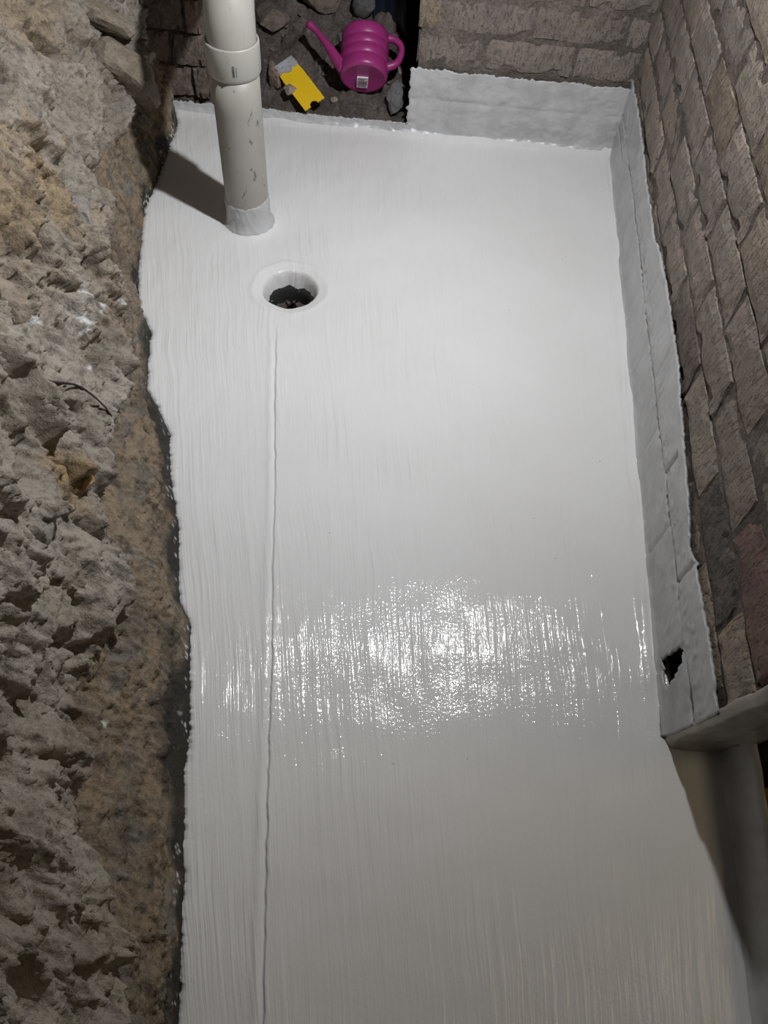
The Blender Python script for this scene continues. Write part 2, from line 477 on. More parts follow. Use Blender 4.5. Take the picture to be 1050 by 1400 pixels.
DENTS = [  # y, z, radius y, radius z, depth : cavities in the face
    (1.355,.367,.055,.040,.085),(1.30,.345,.030,.030,.05),(.365,.197,.030,.035,.05),(.40,.215,.016,.03,.045),(.33,.18,.014,.03,.04),
    (.735,.321,.025,.020,.055),(.768,.278,.016,.016,.045),(1.86,.17,.018,.018,.05),(1.90,.33,.05,.02,.05),
    (.979,.425,.045,.03,.05),(.92,.36,.02,.03,.04),(.604,.382,.03,.02,.05),(.56,.25,.015,.04,.05),(1.05,.32,.018,.02,.05),(1.6,.40,.03,.02,.04),(0.0,.36,.03,.03,.05),(1.92,.30,.11,.022,.05),(1.80,.24,.03,.05,.03),(.66,.335,.05,.015,.04),(.43,.30,.03,.012,.04),(.2,.30,.012,.05,.04),(1.12,.40,.05,.012,.04)]
def slope_limit(d, dy, dz, smax):
    """raise the lows until no face is steeper than smax (d: y by z grid)"""
    for k in range(1, d.shape[0]): d[k] = np.maximum(d[k], d[k-1]-smax*dy)
    for k in range(d.shape[0]-2, -1, -1): d[k] = np.maximum(d[k], d[k+1]-smax*dy)
    for k in range(1, d.shape[1]): d[:,k] = np.maximum(d[:,k], d[:,k-1]-smax*dz[k-1])
    for k in range(d.shape[1]-2, -1, -1): d[:,k] = np.maximum(d[:,k], d[:,k+1]-smax*dz[k])
    return d
def rock_fields(y, z):
    ca, sa = math.cos(0.6), math.sin(0.6)
    wx = 0.05*fbm(y*5, z*5, 3, 71); wz = 0.05*fbm(y*5+9, z*5, 3, 72)
    p = (y+wx)*ca + (z+wz)*sa; q = -(y+wx)*sa + (z+wz)*ca
    zone = sstep(-0.022, 0.022, z - 0.185 - 0.055*fbm(y*4, z*2, 3, 73))
    F1,F2,r1,r2,r3,dx,dy = worley(p*5.5, q*9.5, 80)
    G1,G2,s1,s2,s3,ex,ey = worley(p*14, q*21, 85)
    d = 0.044*(r1-0.5) + 0.055*((r2-.5)*dx+(r3-.5)*dy)
    d += 0.020*(s1-0.5) + 0.038*((s2-.5)*ex+(s3-.5)*ey)
    d -= 0.016*sstep(0.07, 0.0, F2-F1)*(r2 > 0.45) + 0.010*sstep(0.08, 0.0, G2-G1)*(s2 > 0.5)
    d += 0.022*fbm(y*4, z*5, 3, 75)
    ridg = 1-np.abs(fbm(p*10, q*18, 3, 76, 0.5))
    d += 0.020*(ridg-0.8)
    d = zone*(d*1.15+0.036) + (1-zone)*(0.018*fbm(y*7, z*9, 3, 78) - 0.004*sstep(0.05,0,G2-G1)*(s1>.6))
    for (cy, cz, ry, rz, dep) in DENTS:
        g = np.hypot((y-cy+wx*.6)/ry, (z-cz+wz*.6)/rz)
        d = d - dep*sstep(1.3, 0.25, g)
    d = slope_limit(d, y[1,0]-y[0,0], np.diff(z[0]), 2.5)
    # finer relief
    yy = y + 0.35*d; zz = z + 0.5*d
    p = yy*ca + zz*sa + wx; q = -yy*sa + zz*ca + wz
    H1,H2,t1,t2,t3,hx,hy = worley(p*36, q*50, 90)
    K1,K2,k1,_,_,_,_ = worley(yy*95, zz*95, 95)
    crum = sstep(-0.25, 0.25, fbm(y*3.3+4, z*4.5, 2, 77))       # crumbly patches
    rid2 = 1-np.abs(fbm(p*34, q*44, 4, 74, 0.6))
    fine = (0.005+0.007*crum)*(t1-0.5) + 0.013*((t2-.5)*hx+(t3-.5)*hy) + 0.011*(0.25+0.75*crum)*(0.45-K1) - 0.004*sstep(0.10, 0.0, H2-H1)*(t2 > 0.55) + 0.010*(rid2-0.8)
    low = 0.006*fbm(yy*40, zz*50, 4, 79, .6) + 0.004*(t1-.5)*(r1 > .35) + 0.005*(0.45-K1)
    fine = zone*fine + (1-zone)*low + 0.0040*fbm(yy*90, zz*90, 3, 99, .6)
    d = (d + fine)*sstep(-0.005, 0.05, z)
    d = slope_limit(d, y[1,0]-y[0,0], np.diff(z[0]), 3.0)
    return d, zone
ROCK_Y = np.arange(-0.42, 2.40, 0.0034)
ROCK_Z = np.concatenate([np.arange(-0.03, 0.62, 0.0031), np.arange(0.62, 1.15, 0.008)])
ROCK_GY, ROCK_GZ = np.meshgrid(ROCK_Y, ROCK_Z, indexing='ij')
ROCK_D, ROCK_ZONE = rock_fields(ROCK_GY, ROCK_GZ)
def rock_point(y, z, out=0.0):
    a = int(np.argmin(np.abs(ROCK_Y-y))); b = int(np.argmin(np.abs(ROCK_Z-z)))
    d = float(ROCK_D[a, b])+out
    return Vector((float(rock_mean(np.array(y), np.array(z)))+d*0.93, y, z+d*0.36))

def build_rock():
    Y, Z, d, zone = ROCK_GY, ROCK_GZ, ROCK_D, ROCK_ZONE
    X = rock_mean(Y, Z)
    P = np.stack([X + d*0.93, Y, Z + d*0.36], -1)
    me = grid_mesh('wall_left', P)
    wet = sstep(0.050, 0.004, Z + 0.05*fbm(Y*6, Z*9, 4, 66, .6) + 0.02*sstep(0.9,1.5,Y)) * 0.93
    pn = fbm(Y*90, Z*90, 4, 67, 0.7) + 0.8*noise(Y*9, Z*2, 68)
    paint = sstep(0.75, 0.95, pn) * sstep(0.030, 0.004, Z)
    rr = random.Random(3)
    for (cy, cz, ry, rz) in [(.96,.296,.007,.014),(1.035,.262,.004,.006),(1.06,.24,.003,.008),(1.0,.275,.005,.003),(1.08,.23,.003,.008),(.95,.285,.010,.003),(.89,.36,.004,.01),(.87,.27,.007,.003),(1.0,.315,.004,.008),(.79,.22,.003,.006),(.80,.205,.004,.005),(.33,.13,.004,.004)]:
        paint = np.maximum(paint, sstep(1.2, 0.7, np.hypot((Y-cy)/ry, (Z-cz)/rz) + 0.7*fbm(Y*180, Z*180, 2, 69)))
    ochre = sstep(0.05, 0.45, fbm(Y*3.2+2, Z*4, 3, 65))*0.20
    for (cy, cz, r, a) in [(.62,.30,.05,.8),(1.62,.50,.14,.5),(1.15,.42,.10,.7),(.43,.16,.05,.5),(1.0,.5,.10,.5)]:
        ochre = np.maximum(ochre, a*sstep(1.2, 0.5, np.hypot(Y-cy, Z-cz)/r + 0.4*fbm(Y*14, Z*14, 3, 64)))
    attr(me, 'zone', zone); attr(me, 'wet', wet); attr(me, 'paint', paint); attr(me, 'ochre', ochre)
    o = link('wall_left', me, MR, None, True)
    tag(o, 'rough excavated face of brown earth and rock along the floor', 'wall', kind='structure')
    return o
rock = build_rock()

# stones stuck in the rock face (parts of it)
M_ST = [mat_stone('stone_tan', (0.20,0.165,0.125), (0.34,0.29,0.235)), mat_stone('stone_ochre', (0.24,0.15,0.07), (0.40,0.29,0.15)),
        mat_stone('stone_grey', (0.19,0.175,0.16), (0.33,0.305,0.28))]
for i, (y, z, r, fl, sx, sy, rz, ry, m) in enumerate([
    (1.93,.345,.088,.36,1.15,.62,.25,.80,0), (2.02,.40,.085,.42,1.1,.6,.35,.75,0), (1.875,.230,.088,.62,1.15,.78,.15,.95,0),
    (1.80,.20,.03,.7,.8,1,.1,.2,2), (.619,.309,.018,.8,.9,1.2,.3,.1,1), (.60,.285,.014,.8,.9,1.2,.8,.1,1), (.64,.27,.016,.8,.9,1.2,.1,.4,1),
    (1.34,.345,.028,.55,.8,1.2,.4,.2,0), (1.285,.352,.022,.7,.8,1.1,.9,.2,0), (1.31,.385,.022,.7,.8,1.1,.2,.5,1),
    (.30,.27,.022,.7,.7,1.2,.3,.2,0), (.85,.42,.035,.7,.7,1.2,.5,.2,0), (1.15,.35,.04,.7,.6,1.2,.5,.2,2), (.52,.34,.03,.7,.7,1.2,.2,.4,2)]):
    s_ = link('stone', stone_mesh(i+1, r, fl, sx, sy, 3, 10), M_ST[m], rock, False)
    s_.location = rock_point(y, z, 0.002 if i > 2 else 0.028); s_.rotation_euler = (0.3*(i % 3), -0.35+ry, rz)

# a thin root hanging across the face
rt = [(.804,.400),(.806,.382),(.804,.363),(.79,.345),(.784,.327),(.80,.30),(.801,.278),(.797,.255),(.792,.234)]
tube('root', smooth_path([rock_point(y, z, 0.007) for y, z in rt], 40), [0.0026-0.0012*i/39 for i in range(40)],
     mat_stone('root_bark', (0.035,0.026,0.02), (0.08,0.06,0.045)), rock, 6)

# earth that carries the membrane (under the floor and along the rock foot)
def build_subsoil():
    xs = np.linspace(-1.1, -0.05, 60); ys = np.linspace(-0.45, 2.3, 150)
    X, Y = np.meshgrid(xs, ys, indexing='ij')
    Z = -0.012 + 0.003*fbm(X*12, Y*12, 3, 14) + 0*X
    rr = np.hypot(X-HOLE[0], Y-HOLE[1]); c = 0.25*(rr[1:,1:]+rr[:-1,1:]+rr[1:,:-1]+rr[:-1,:-1])
    Z = np.where(rr < 0.14, -0.30, Z)
    o = link('subsoil', grid_mesh('subsoil', np.stack([X,Y,Z],-1), c > 0.1), MDARK, floor, True)
build_subsoil()

# ------------------------------------------------------------------ brick walls
def brick_mesh(seed, L, Hh, T=0.105, chip=0.0):
    """brick with its face towards local -y... x along the wall, z up, y depth; slightly worn outline"""
    rr = random.Random(seed)
    nx, nz = 9, 4
    g = np.zeros((nx+1, nz+1, 3))
    bm = bmesh.new()
    def pt(i, k, inset, y):
        x = (i/nx-0.5)*L; z = (k/nz-0.5)*Hh
        ex = (i in (0, nx)); ez = (k in (0, nz))
        if inset:
            if ex: x -= math.copysign(0.003, x)
            if ez: z -= math.copysign(0.003, z)
        return Vector((x, y, z))
    F = [[None]*(nz+1) for _ in range(nx+1)]
    for i in range(nx+1):
        for k in range(nz+1):
            p = pt(i, k, True, 0)
            e = (i in (0, nx)) or (k in (0, nz))
            p.y = 0.0022*float(fbm(np.array(p.x*16+seed*3.1), np.array(p.z*30+seed), 3, 200+seed))
            if e: p.y += 0.0012+rr.random()*0.0025; p.x += rr.uniform(-.003,.003); p.z += rr.uniform(-.003,.003)
            if chip and rr.random() < chip and e: p.y += rr.uniform(.004,.014)
            F[i][k] = bm.verts.new(p)
    for i in range(nx):
        for k in range(nz):
            bm.faces.new([F[i][k], F[i+1][k], F[i+1][k+1], F[i][k+1]])
    loop = [(i,0) for i in range(nx+1)] + [(nx,k) for k in range(1,nz+1)] + [(i,nz) for i in range(nx-1,-1,-1)] + [(0,k) for k in range(nz-1,0,-1)]
    mid = [bm.verts.new(pt(i,k,False,0.010)) for i,k in loop]; bk = [bm.verts.new(pt(i,k,False,T)) for i,k in loop]
    n = len(loop)
    for a in range(n):
        b = (a+1) % n
        bm.faces.new([F[loop[b][0]][loop[b][1]], F[loop[a][0]][loop[a][1]], mid[a], mid[b]])
        bm.faces.new([mid[b], mid[a], bk[a], bk[b]])
    bm.faces.new(bk[::-1])
    me = bpy.data.meshes.new('brick'); bm.normal_update(); bm.to_mesh(me); bm.free()
    return me

PAL = [(0.300,0.257,0.230), (0.315,0.270,0.240), (0.285,0.247,0.224), (0.305,0.268,0.232), (0.328,0.280,0.235), (0.272,0.240,0.220), (0.290,0.253,0.233)]
DGREY = (0.105,0.100,0.098); PINK = (0.225,0.150,0.138)
cache = {}
def get_brick(L, Hh, chip, v):
    key = (round(L*50)/50, round(Hh*200)/200, chip, v)
    if key not in cache: cache[key] = brick_mesh(v, key[0], key[1], 0.10, chip)
    return cache[key], key[0], key[1]
def put_brick(parent, pos, rotz, L, Hh, color, chip=0.0):
    me, l0, h0 = get_brick(L, Hh, chip, rng.randrange(5))
    o = link('brick', me, MB, parent, False)
    o.location = pos; o.scale = (L/l0, 1, Hh/h0)
    o.rotation_euler = (rng.uniform(-.012,.012), rng.uniform(-.010,.010), rotz+rng.uniform(-.014,.014))
    o.color = (*color, 1)
    return o

# right wall -----------------------------------------------------------
PITCH = 0.088; Z0 = 0.213
def wall_grid(name, u, v, fn, mat, parent=None, keep=None):
    U, V = np.meshgrid(u, v, indexing='ij')
    return link(name, grid_mesh(name, fn(U, V), keep(U, V) if keep else None), mat, parent, True)

WALL_TOP = Z0+PITCH*12
wall_right = boxes('wall_right', [(0.555, 0.605, 0.47, 2.40, -0.05, 0.205), (0.515, 0.605, 0.455, 2.40, 0.205, WALL_TOP)], MM)
tag(wall_right, 'old dusty brick wall running along the right of the floor', 'wall', kind='structure')
mort = wall_grid('mortar_bed', np.arange(0.445, 2.30, 0.009), np.arange(0.12, 0.92, 0.009),
    lambda Y, Z: np.stack([0.5052 - 0.0016*fbm(Y*30, Z*30, 3, 301) - 0.0015*fbm(Y*90, Z*90, 2, 302), Y, Z], -1), MM, wall_right)
phase = [0.56, 0.675, 0.786, 0.89, 1.0, 1.12, 0.99, 1.11, 1.0, 1.12, 1.0, 1.12]
JO = 0.006
for c in range(-1, 12):
    zc = Z0 + PITCH*c
    ph = phase[c] if c >= 0 else 0.70
    e0 = 0.428 + 0.012*((c*7) % 3) + (0.022 if c < 0 else 0)
    perps = sorted([ph + 0.2415*k for k in range(-4, 9) if e0+0.06 < ph + 0.2415*k < 2.25])
    lim = [e0] + [p + rng.uniform(-.006, .006) for p in perps] + [2.26]
    for a, b in zip(lim[:-1], lim[1:]):
        if b-a < 0.03: continue
        y = (a+b)/2; col = rng.choice(PAL)
        k = rng.uniform(0.9, 1.12); col = tuple(x*k for x in col)
        if c == 0 and (0.56 < y < 0.80): col = DGREY
        if c == 1 and y < 0.68: col = PINK
        if c == 0 and (1.02 < y < 1.27): col = (0.15, 0.125, 0.115)
        if c == 4 and 1.12 < y < 1.36: col = (0.27, 0.225, 0.17)
        if c == 3 and 1.26 < y < 1.5: col = (0.25, 0.205, 0.16)
        if c == 4 and 0.9 < y < 1.12: col = (0.13, 0.125, 0.125)
        o = put_brick(wall_right, (WALL_X+rng.uniform(-.001,.004)+(.001 if c < 0 else 0), y, zc+PITCH/2), math.pi/2, b-a-JO, PITCH-0.0045, col, 0.06)
        # local -y face must look towards -x
        o.rotation_euler.z += math.pi

# painted band at the foot of the right wall
def band_right():
    ys = np.arange(0.470, 2.262, 0.0042)
    top = np.interp(ys, [.46,.55,.61,.68,.74,.80,.92,1.11,1.37,1.50,1.53,1.79,1.97,2.25],
                        [.201,.202,.197,.194,.176,.188,.204,.226,.224,.214,.202,.200,.207,.199])
    top = top + 0.0045*fbm(ys*40, ys*0, 3, 311) + 0.0025*fbm(ys*150, ys*0, 2, 312, .8)
    v = np.linspace(0, 1, 62)
    Y = np.repeat(ys[:,None], 62, 1); Z = -0.002 + (top[:,None]+0.002)*v[None,:]
    Y = Y - 0.048*np.clip(Z/.30,0,1)*sstep(.56,.47,Y)
    off = 0.002 + 0.0018*fbm(Y*7, Z*12, 3, 313) + 0.0008*fbm(Y*60, Z*60, 3, 314)
    def groove(dist, w, dep): return dep*np.exp(-(dist/w)**2)
    jz = 0.117 + 0.004*noise(Y*5, Y*0, 315)
    j = groove(Z-jz, 0.0045, 0.0050)*(0.35+0.65*sstep(-0.3, 0.3, noise(Y*6, Y*0, 316)))
    for yp, za, zb, dp in [(.700,.117,.205,.007),(.937,.117,.178,.012),(1.18,.117,.205,.003),(1.42,.117,.2,.004),(1.66,.117,.2,.003),(1.9,.117,.2,.003),(.825,.0,.117,.003),(1.06,.0,.117,.002),(.585,.0,.117,.003),(1.3,.0,.117,.002)]:
        j = j + groove(Y-yp, 0.005, dp)*sstep(za-.004, za+.006, Z)*sstep(zb+.006, zb-.004, Z)
    # open cracks near the free end and far corner
    j = j + groove(Z-0.112-(Y-.49)*.02, 0.0028, 0.013)*sstep(.512,.497,Y)
    j = j + groove(Z-0.075-(2.2-Y)*.03, 0.0030, 0.010)*sstep(2.05,2.1,Y)
    off = off - j
    lumps = sstep(0.15, 0.6, fbm(Y*70, Z*70, 2, 318))*sstep(0.05, 0.012, np.abs(Z-0.135-0.02*noise(Y*3,Y*0,319)))
    off = off + 0.0022*lumps
    off = off + 0.008*np.exp(-np.maximum(Z, 0)/0.006)
    P = np.stack([WALL_X-off, Y, Z], -1)
    # the hole where mortar is missing: quad outline in (y, z)
    poly = [(.603,.018),(.590,.098),(.578,.110),(.560,.104),(.554,.074),(.543,.028),(.560,.014)]
    def inside(y, z):
        r = np.zeros(y.shape, bool); n = len(poly)
        for a in range(n):
            (y1,z1),(y2,z2) = poly[a], poly[(a+1)%n]
            c = ((z1 > z) != (z2 > z)) & (y < (y2-y1)*(z-z1)/(z2-z1+1e-12)+y1)
            r ^= c
        return r
    yc = 0.25*(Y[:-1,:-1]+Y[1:,:-1]+Y[1:,1:]+Y[:-1,1:]); zc = 0.25*(Z[:-1,:-1]+Z[1:,:-1]+Z[1:,1:]+Z[:-1,1:])
    me = grid_mesh('baseboard_right', P, ~inside(yc, zc))
    o = link('baseboard_right', me, MW, None, True)
    m = o.modifiers.new('thickness', 'SOLIDIFY'); m.thickness = 0.005; m.offset = -1.0
    tag(o, 'white painted waterproof band along the foot of the right brick wall', 'baseboard', kind='structure')
    return o
base_r = band_right()
# brickwork right behind the band, with the pocket of the missing mortar left open
boxes('wall_footing', [(0.507,0.556,0.606,2.30,-0.02,0.20), (0.507,0.556,0.472,0.540,-0.02,0.20), (0.507,0.556,0.540,0.606,0.114,0.20), (0.507,0.556,0.540,0.606,-0.02,0.010)], MDARK, wall_right)

# painted free end of the right wall (faces the viewer, in the lamp's shade)
def wall_end():
    xs = np.linspace(0.499, 0.612, 34); zs = np.linspace(-0.004, 0.40, 100)
    X, Z = np.meshgrid(xs, zs, indexing='ij')
    Y = 0.470 - 0.048*np.clip(Z/0.30, 0, 1.1) + 0.004*fbm(X*14, Z*14, 3, 331) - 0.012*np.exp(-np.maximum(Z,0)/0.012)
    Y = Y + 0.010*sstep(0.506, 0.499, X)
    X = X + np.where(X > 0.605, 0.006*fbm(X*0+3, Z*60, 3, 332), 0)
    o = link('painted_end', grid_mesh('painted_end', np.stack([X,Y,Z],-1).transpose(1,0,2)), MEND, wall_right, True)
    m = o.modifiers.new('thickness', 'SOLIDIFY'); m.thickness = 0.006; m.offset = -1.0
wall_end()

# back wall -------------------------------------------------------------
def bx(x): return float(back_y(x))
OPEN_R = -0.105; PIER_L, PIER_R = -0.90, -0.685
ZB0 = 0.187
wall_back = boxes('wall_back', [(OPEN_R+0.012, 0.60, 2.262, 2.345, -0.05, 1.25), (PIER_L, PIER_R-0.01, 2.212, 2.32, -0.05, 1.25), (PIER_R-0.01, OPEN_R+0.012, 2.25, 2.345, 0.55, 1.25)], MM)
tag(wall_back, 'brown brick back wall with a broken opening beside the pipe', 'wall', kind='structure')
wall_grid('mortar_bed', np.arange(OPEN_R+0.006, 0.51, 0.008), np.arange(0.17, 0.75, 0.008),
    lambda X, Z: np.stack([X, back_y(X)+0.0050+0.0020*fbm(X*30, Z*30, 3, 341)+0.0015*fbm(X*90, Z*90, 2, 342), Z], -1).transpose(1,0,2), MM, wall_back)
SLOPE = math.atan(0.045)
bperp = [[-.16,.08,.325], [-.045,.196,.443], [-.16,.08,.32], [-.04,.2,.44], [-.16,.08,.32], [-.04,.2,.44]]
for c in range(6):
    zc = ZB0+PITCH*c
    lim = [OPEN_R+rng.uniform(-.006,.01)] + [p for p in bperp[c] if OPEN_R+.04 < p < .47] + [0.503]
    for a, b in zip(lim[:-1], lim[1:]):
        x = (a+b)/2; k = rng.uniform(.85, 1.05)
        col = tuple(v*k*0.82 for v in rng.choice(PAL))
        if c == 1 and a < -.05: col = (0.26,0.21,0.15)
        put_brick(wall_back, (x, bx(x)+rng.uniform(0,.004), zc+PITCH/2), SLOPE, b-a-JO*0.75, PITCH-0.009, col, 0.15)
# bricks inside the jamb of the opening
for c in range(-2, 5):
    put_brick(wall_back, (OPEN_R+0.004, 2.285+rng.uniform(-.004,.004), ZB0+PITCH*(c+.5)), -math.pi/2, 0.10, PITCH-0.01, rng.choice(PAL), 0.2)
# pier left of the pipe
for c in range(7):
    z = 0.03+PITCH*(c+.5)
    w0 = PIER_L+0.03; w1 = PIER_R+rng.uniform(-.03,.012)
    sp = -0.79+(0.0 if c % 2 else 0.05)
    for a, b in ((w0, sp), (sp, w1)):
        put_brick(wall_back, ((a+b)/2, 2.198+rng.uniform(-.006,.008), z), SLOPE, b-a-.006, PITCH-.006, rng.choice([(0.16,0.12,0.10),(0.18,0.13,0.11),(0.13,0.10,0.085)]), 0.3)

def back_bands():
    def skin(x0, x1, top, low, seed, left_rag):
        xs = np.arange(x0, x1, 0.004); nv = 56 if top > .1 else 18
        tz = top + 0.006*fbm(xs*16, xs*0, 3, seed) + 0.004*fbm(xs*70, xs*0, 3, seed+1, .7)
        tz = np.maximum(tz, 0.012)
        v = np.linspace(0, 1, nv)
        X = np.repeat(xs[:,None], nv, 1); Z = -0.012 + (tz[:,None]+.012)*v[None,:]
        if left_rag:
            lr = 0.006*fbm(Z*50, Z*0, 3, seed+2, .7)
            X = X + lr*sstep(0.03, 0.0, X-x0)
        off = 0.005 + 0.005*fbm(X*6, Z*10, 3, seed+3) + 0.0018*fbm(X*40, Z*55, 3, seed+4)
        off = off - 0.004*np.exp(-((Z-0.10-0.006*noise(X*5,X*0,seed+5))/0.007)**2)*0.6
        off = off + 0.015*np.exp(-np.maximum(Z,0)/0.010)
        off = np.maximum(off, 0.001)
        return np.stack([X, back_y(X)-off, Z], -1).transpose(1,0,2)
    a = grid_mesh('baseboard_back', skin(OPEN_R-0.012, 0.503, 0.181, 0, 351, True))
    o = link('baseboard_back', a, MW, None, True)
    m = o.modifiers.new('thickness', 'SOLIDIFY'); m.thickness = 0.005; m.offset = -1.0
    tag(o, 'white painted waterproof band across the foot of the back wall', 'baseboard', kind='structure')
    b = grid_mesh('sill_strip', skin(-0.815, OPEN_R+0.004, 0.026, 0, 361, False))
    p = link('sill_strip', b, MW, o, True)
    m = p.modifiers.new('thickness', 'SOLIDIFY'); m.thickness = 0.006; m.offset = -1.0
back_bands()

# kerb at the lower right -------------------------------------------------
def kerb():
    ys = np.arange(-0.42, 0.462, 0.004)
    prof = [(.574,-.004),(.582,.0008),(.587,.005),(.590,.014),(.592,.03),(.594,.05),(.5965,.068),(.599,.076),(.603,.080),(.607,.080),(.610,.076),(.612,.065),(.613,.04),(.613,.0),(.613,-.10)]
    pr = np.array(prof)
    Y = np.repeat(ys[:,None], len(pr), 1)
    wob = 0.0022*fbm(ys*9, ys*0, 3, 371)[:,None]
    X = pr[None,:,0] + wob; Z = np.repeat(pr[None,:,1], len(ys), 0) + 0.0018*fbm(Y*20, X*40, 2, 372)*(pr[None,:,1] > .01)
    jag = np.where(pr[None,:,1] > .03, 0.010*fbm(pr[None,:,0]*220, pr[None,:,1]*120, 2, 373), 0)
    Y = Y + jag*sstep(.44,.462,Y)
    o = link('trim_1', grid_mesh('trim_1', np.stack([X,Y,Z],-1).transpose(1,0,2)), MW, None, True)
    m = o.modifiers.new('thickness', 'SOLIDIFY'); m.thickness = 0.005; m.offset = -1.0
    tag(o, 'low white painted kerb running past the end of the brick wall', 'kerb', kind='structure')
    boxes('kerb_core', [(.600,.607,-0.42,.448,-.10,.070)], MDARK, o)
kerb()
M_WOOD = mat_wood('form_timber', (0.16,0.075,0.025), (0.36,0.19,0.07))
wb = boxes('timber_board', [(.622,.665,-.40,.395,-.10,.040)], M_WOOD, None, 0.003)
tag(wb, 'orange-brown timber board standing behind the low white kerb', 'board')
og = wall_grid('ground_outside', np.arange(0.60, 2.0, 0.03), np.arange(-0.9, 2.4, 0.03),
    lambda X, Y: np.stack([X, Y, -0.10+0.02*fbm(X*6, Y*6, 3, 381)], -1), MDARK)
tag(og, 'dark bare earth beyond the low kerb at the lower right', 'ground', kind='structure')

# ------------------------------------------------------------------ the opening in the back wall
def mound_z(x, y):
    z = 0.008 + 0.50*(y-2.205) - 0.25*np.maximum(0, y-2.55)
    return z - 0.05*sstep(-.20, -.12, x)*sstep(2.25, 2.32, y)
def build_mound():
    xs = np.arange(-0.70, -0.088, 0.0045); ys = np.arange(2.196, 2.80, 0.0045)
    X, Y = np.meshgrid(xs, ys, indexing='ij')
    F1,F2,r1,_,_,_,_ = worley(X*34+.4*noise(X*20,Y*20,5), Y*34, 401)
    G1,G2,s1,_,_,_,_ = worley(X*90, Y*90, 402)
    Z = mound_z(X, Y) + 0.018*fbm(X*9, Y*9, 3, 403)
    lump = 0.020*(r1**2)*sstep(.75, .15, F1) + 0.006*(s1)*sstep(.7, .1, G1)
    k = sstep(2.20, 2.25, Y)
    Z = 0.006 + (Z-0.006+lump)*k
    o = link('rubble_mound', grid_mesh('rubble_mound', np.stack([X,Y,Z],-1)), MRUB, None, True)
    tag(o, 'grey dirt and crumbled rubble heaped inside the wall opening', 'rubble', kind='stuff')
build_mound()
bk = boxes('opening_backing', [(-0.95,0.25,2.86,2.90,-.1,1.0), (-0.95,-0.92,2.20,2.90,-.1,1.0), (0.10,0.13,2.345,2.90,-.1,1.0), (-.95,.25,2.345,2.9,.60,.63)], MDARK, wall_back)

M_RS = [mat_stone('rubble_grey', (0.10,0.092,0.086), (0.19,0.175,0.165)), mat_stone('rubble_pink', (0.20,0.14,0.115), (0.31,0.235,0.20)),
        mat_stone('rubble_pale', (0.24,0.19,0.15), (0.40,0.32,0.265)), mat_stone('rubble_slate', (0.11,0.105,0.105), (0.20,0.195,0.19), strata=True),
        mat_stone('rubble_brown', (0.11,0.088,0.072), (0.20,0.165,0.14))]
def rub(name, seed, x, y, r, fl, sx, sy, rot, m, label, dz=0.0, group=None, cuts=10):
    s_ = link(name, stone_mesh(seed, r, fl, sx, sy, 3, cuts), M_RS[m], None, False)
    s_.location = (x, y, float(mound_z(np.array(x), np.array(y)))+r*fl*0.45+dz); s_.rotation_euler = rot
    tag(s_, label, 'stone', group)
    return s_
rub('rubble_stone', 501, -.520, 2.300, .040, .75, .8, 1.1, (.3,.2,.3), 1, 'rounded pinkish-brown stone between the white pipe and the yellow spreader', .006)
rub('rubble_stone', 502, -.462, 2.244, .025, .8, 1.15, .85, (.4,.5,.6), 2, 'pale pinkish broken stone lying on top of the yellow spreader', .030, None, 14)
rub('rubble_stone', 503, -.158, 2.272, .042, .5, .75, 1.2, (.75,.2,-.2), 3, 'flat dark grey stone slab leaning beside the pink watering can', .022)
rub('rubble_stone', 504, -.430, 2.535, .075, .55, 1.25, .7, (.2,.1,.1), 4, 'large brown stone at the back of the opening above the watering can spout', .01)
rub('rubble_stone', 505, -.285, 2.515, .058, .9, .65, .6, (.3,.2,.3), 3, 'dark grey layered stone standing behind the pink watering can', .02)
rub('rubble_stone', 506, -.336, 2.262, .014, .7, 1.2, .9, (.1,.2,.4), 2, 'small pale stone on the dirt between spreader and watering can')
rub('rubble_stone', 507, -.560, 2.46, .060, .7, 1.0, .9, (.3,.1,.5), 4, 'brown stone at the back of the opening close behind the pipe', .005)
rub('rubble_stone', 508, -.34, 2.435, .030, .8, .8, 1.0, (.3,.4,.5), 0, 'grey stone tucked behind the watering can spout')
rr = random.Random(12)
for i in range(22):
    x = rr.uniform(-.60, -.15); y = rr.uniform(2.235, 2.52)
    rub('rubble_chip', 520+i, x, y, rr.uniform(.007,.017), rr.uniform(.5,.9), 1.1, .9, (rr.random(), rr.random(), rr.random()*3), rr.choice([0,0,4,4,1]),
        'small rough stone chip scattered on the dirt in the wall opening', 0.0, 'stone chips in the wall opening')

# brown plank at the back
pk = boxes('plank', [(-.16,.115,-.016,.016,-.045,.045)], mat_wood('old_plank', (0.055,0.038,0.028), (0.12,0.085,0.062)), None, 0.003)
pk.location = (-.43, 2.66, .262); pk.rotation_euler = (0.25, 0.03, 0.02)
tag(pk, 'dark brown wooden plank lying across the back of the opening', 'plank')

# dark sheet hanging at the right of the opening
def sheet():
    s = np.linspace(0, 1, 60); t = np.linspace(0, 1, 30)
    S, T = np.meshgrid(s, t, indexing='ij')
    X = -0.262 + 0.19*S + 0.010*np.sin(T*3+S*5); Y = 2.50 + 0.030*np.sin(S*8+T*1.5) + 0.008*np.sin(S*19+2*T); Z = 0.11 + 0.42*T
    o = link('plastic_sheet', grid_mesh('plastic_sheet', np.stack([X,Y,Z],-1)), mat_plastic('navy_sheet', (0.012,0.014,0.028), 0.4), None, True)
    m = o.modifiers.new('thickness', 'SOLIDIFY'); m.thickness = 0.003
    tag(o, 'dark navy folded plastic sheet hanging behind the watering can', 'sheet')
sheet()

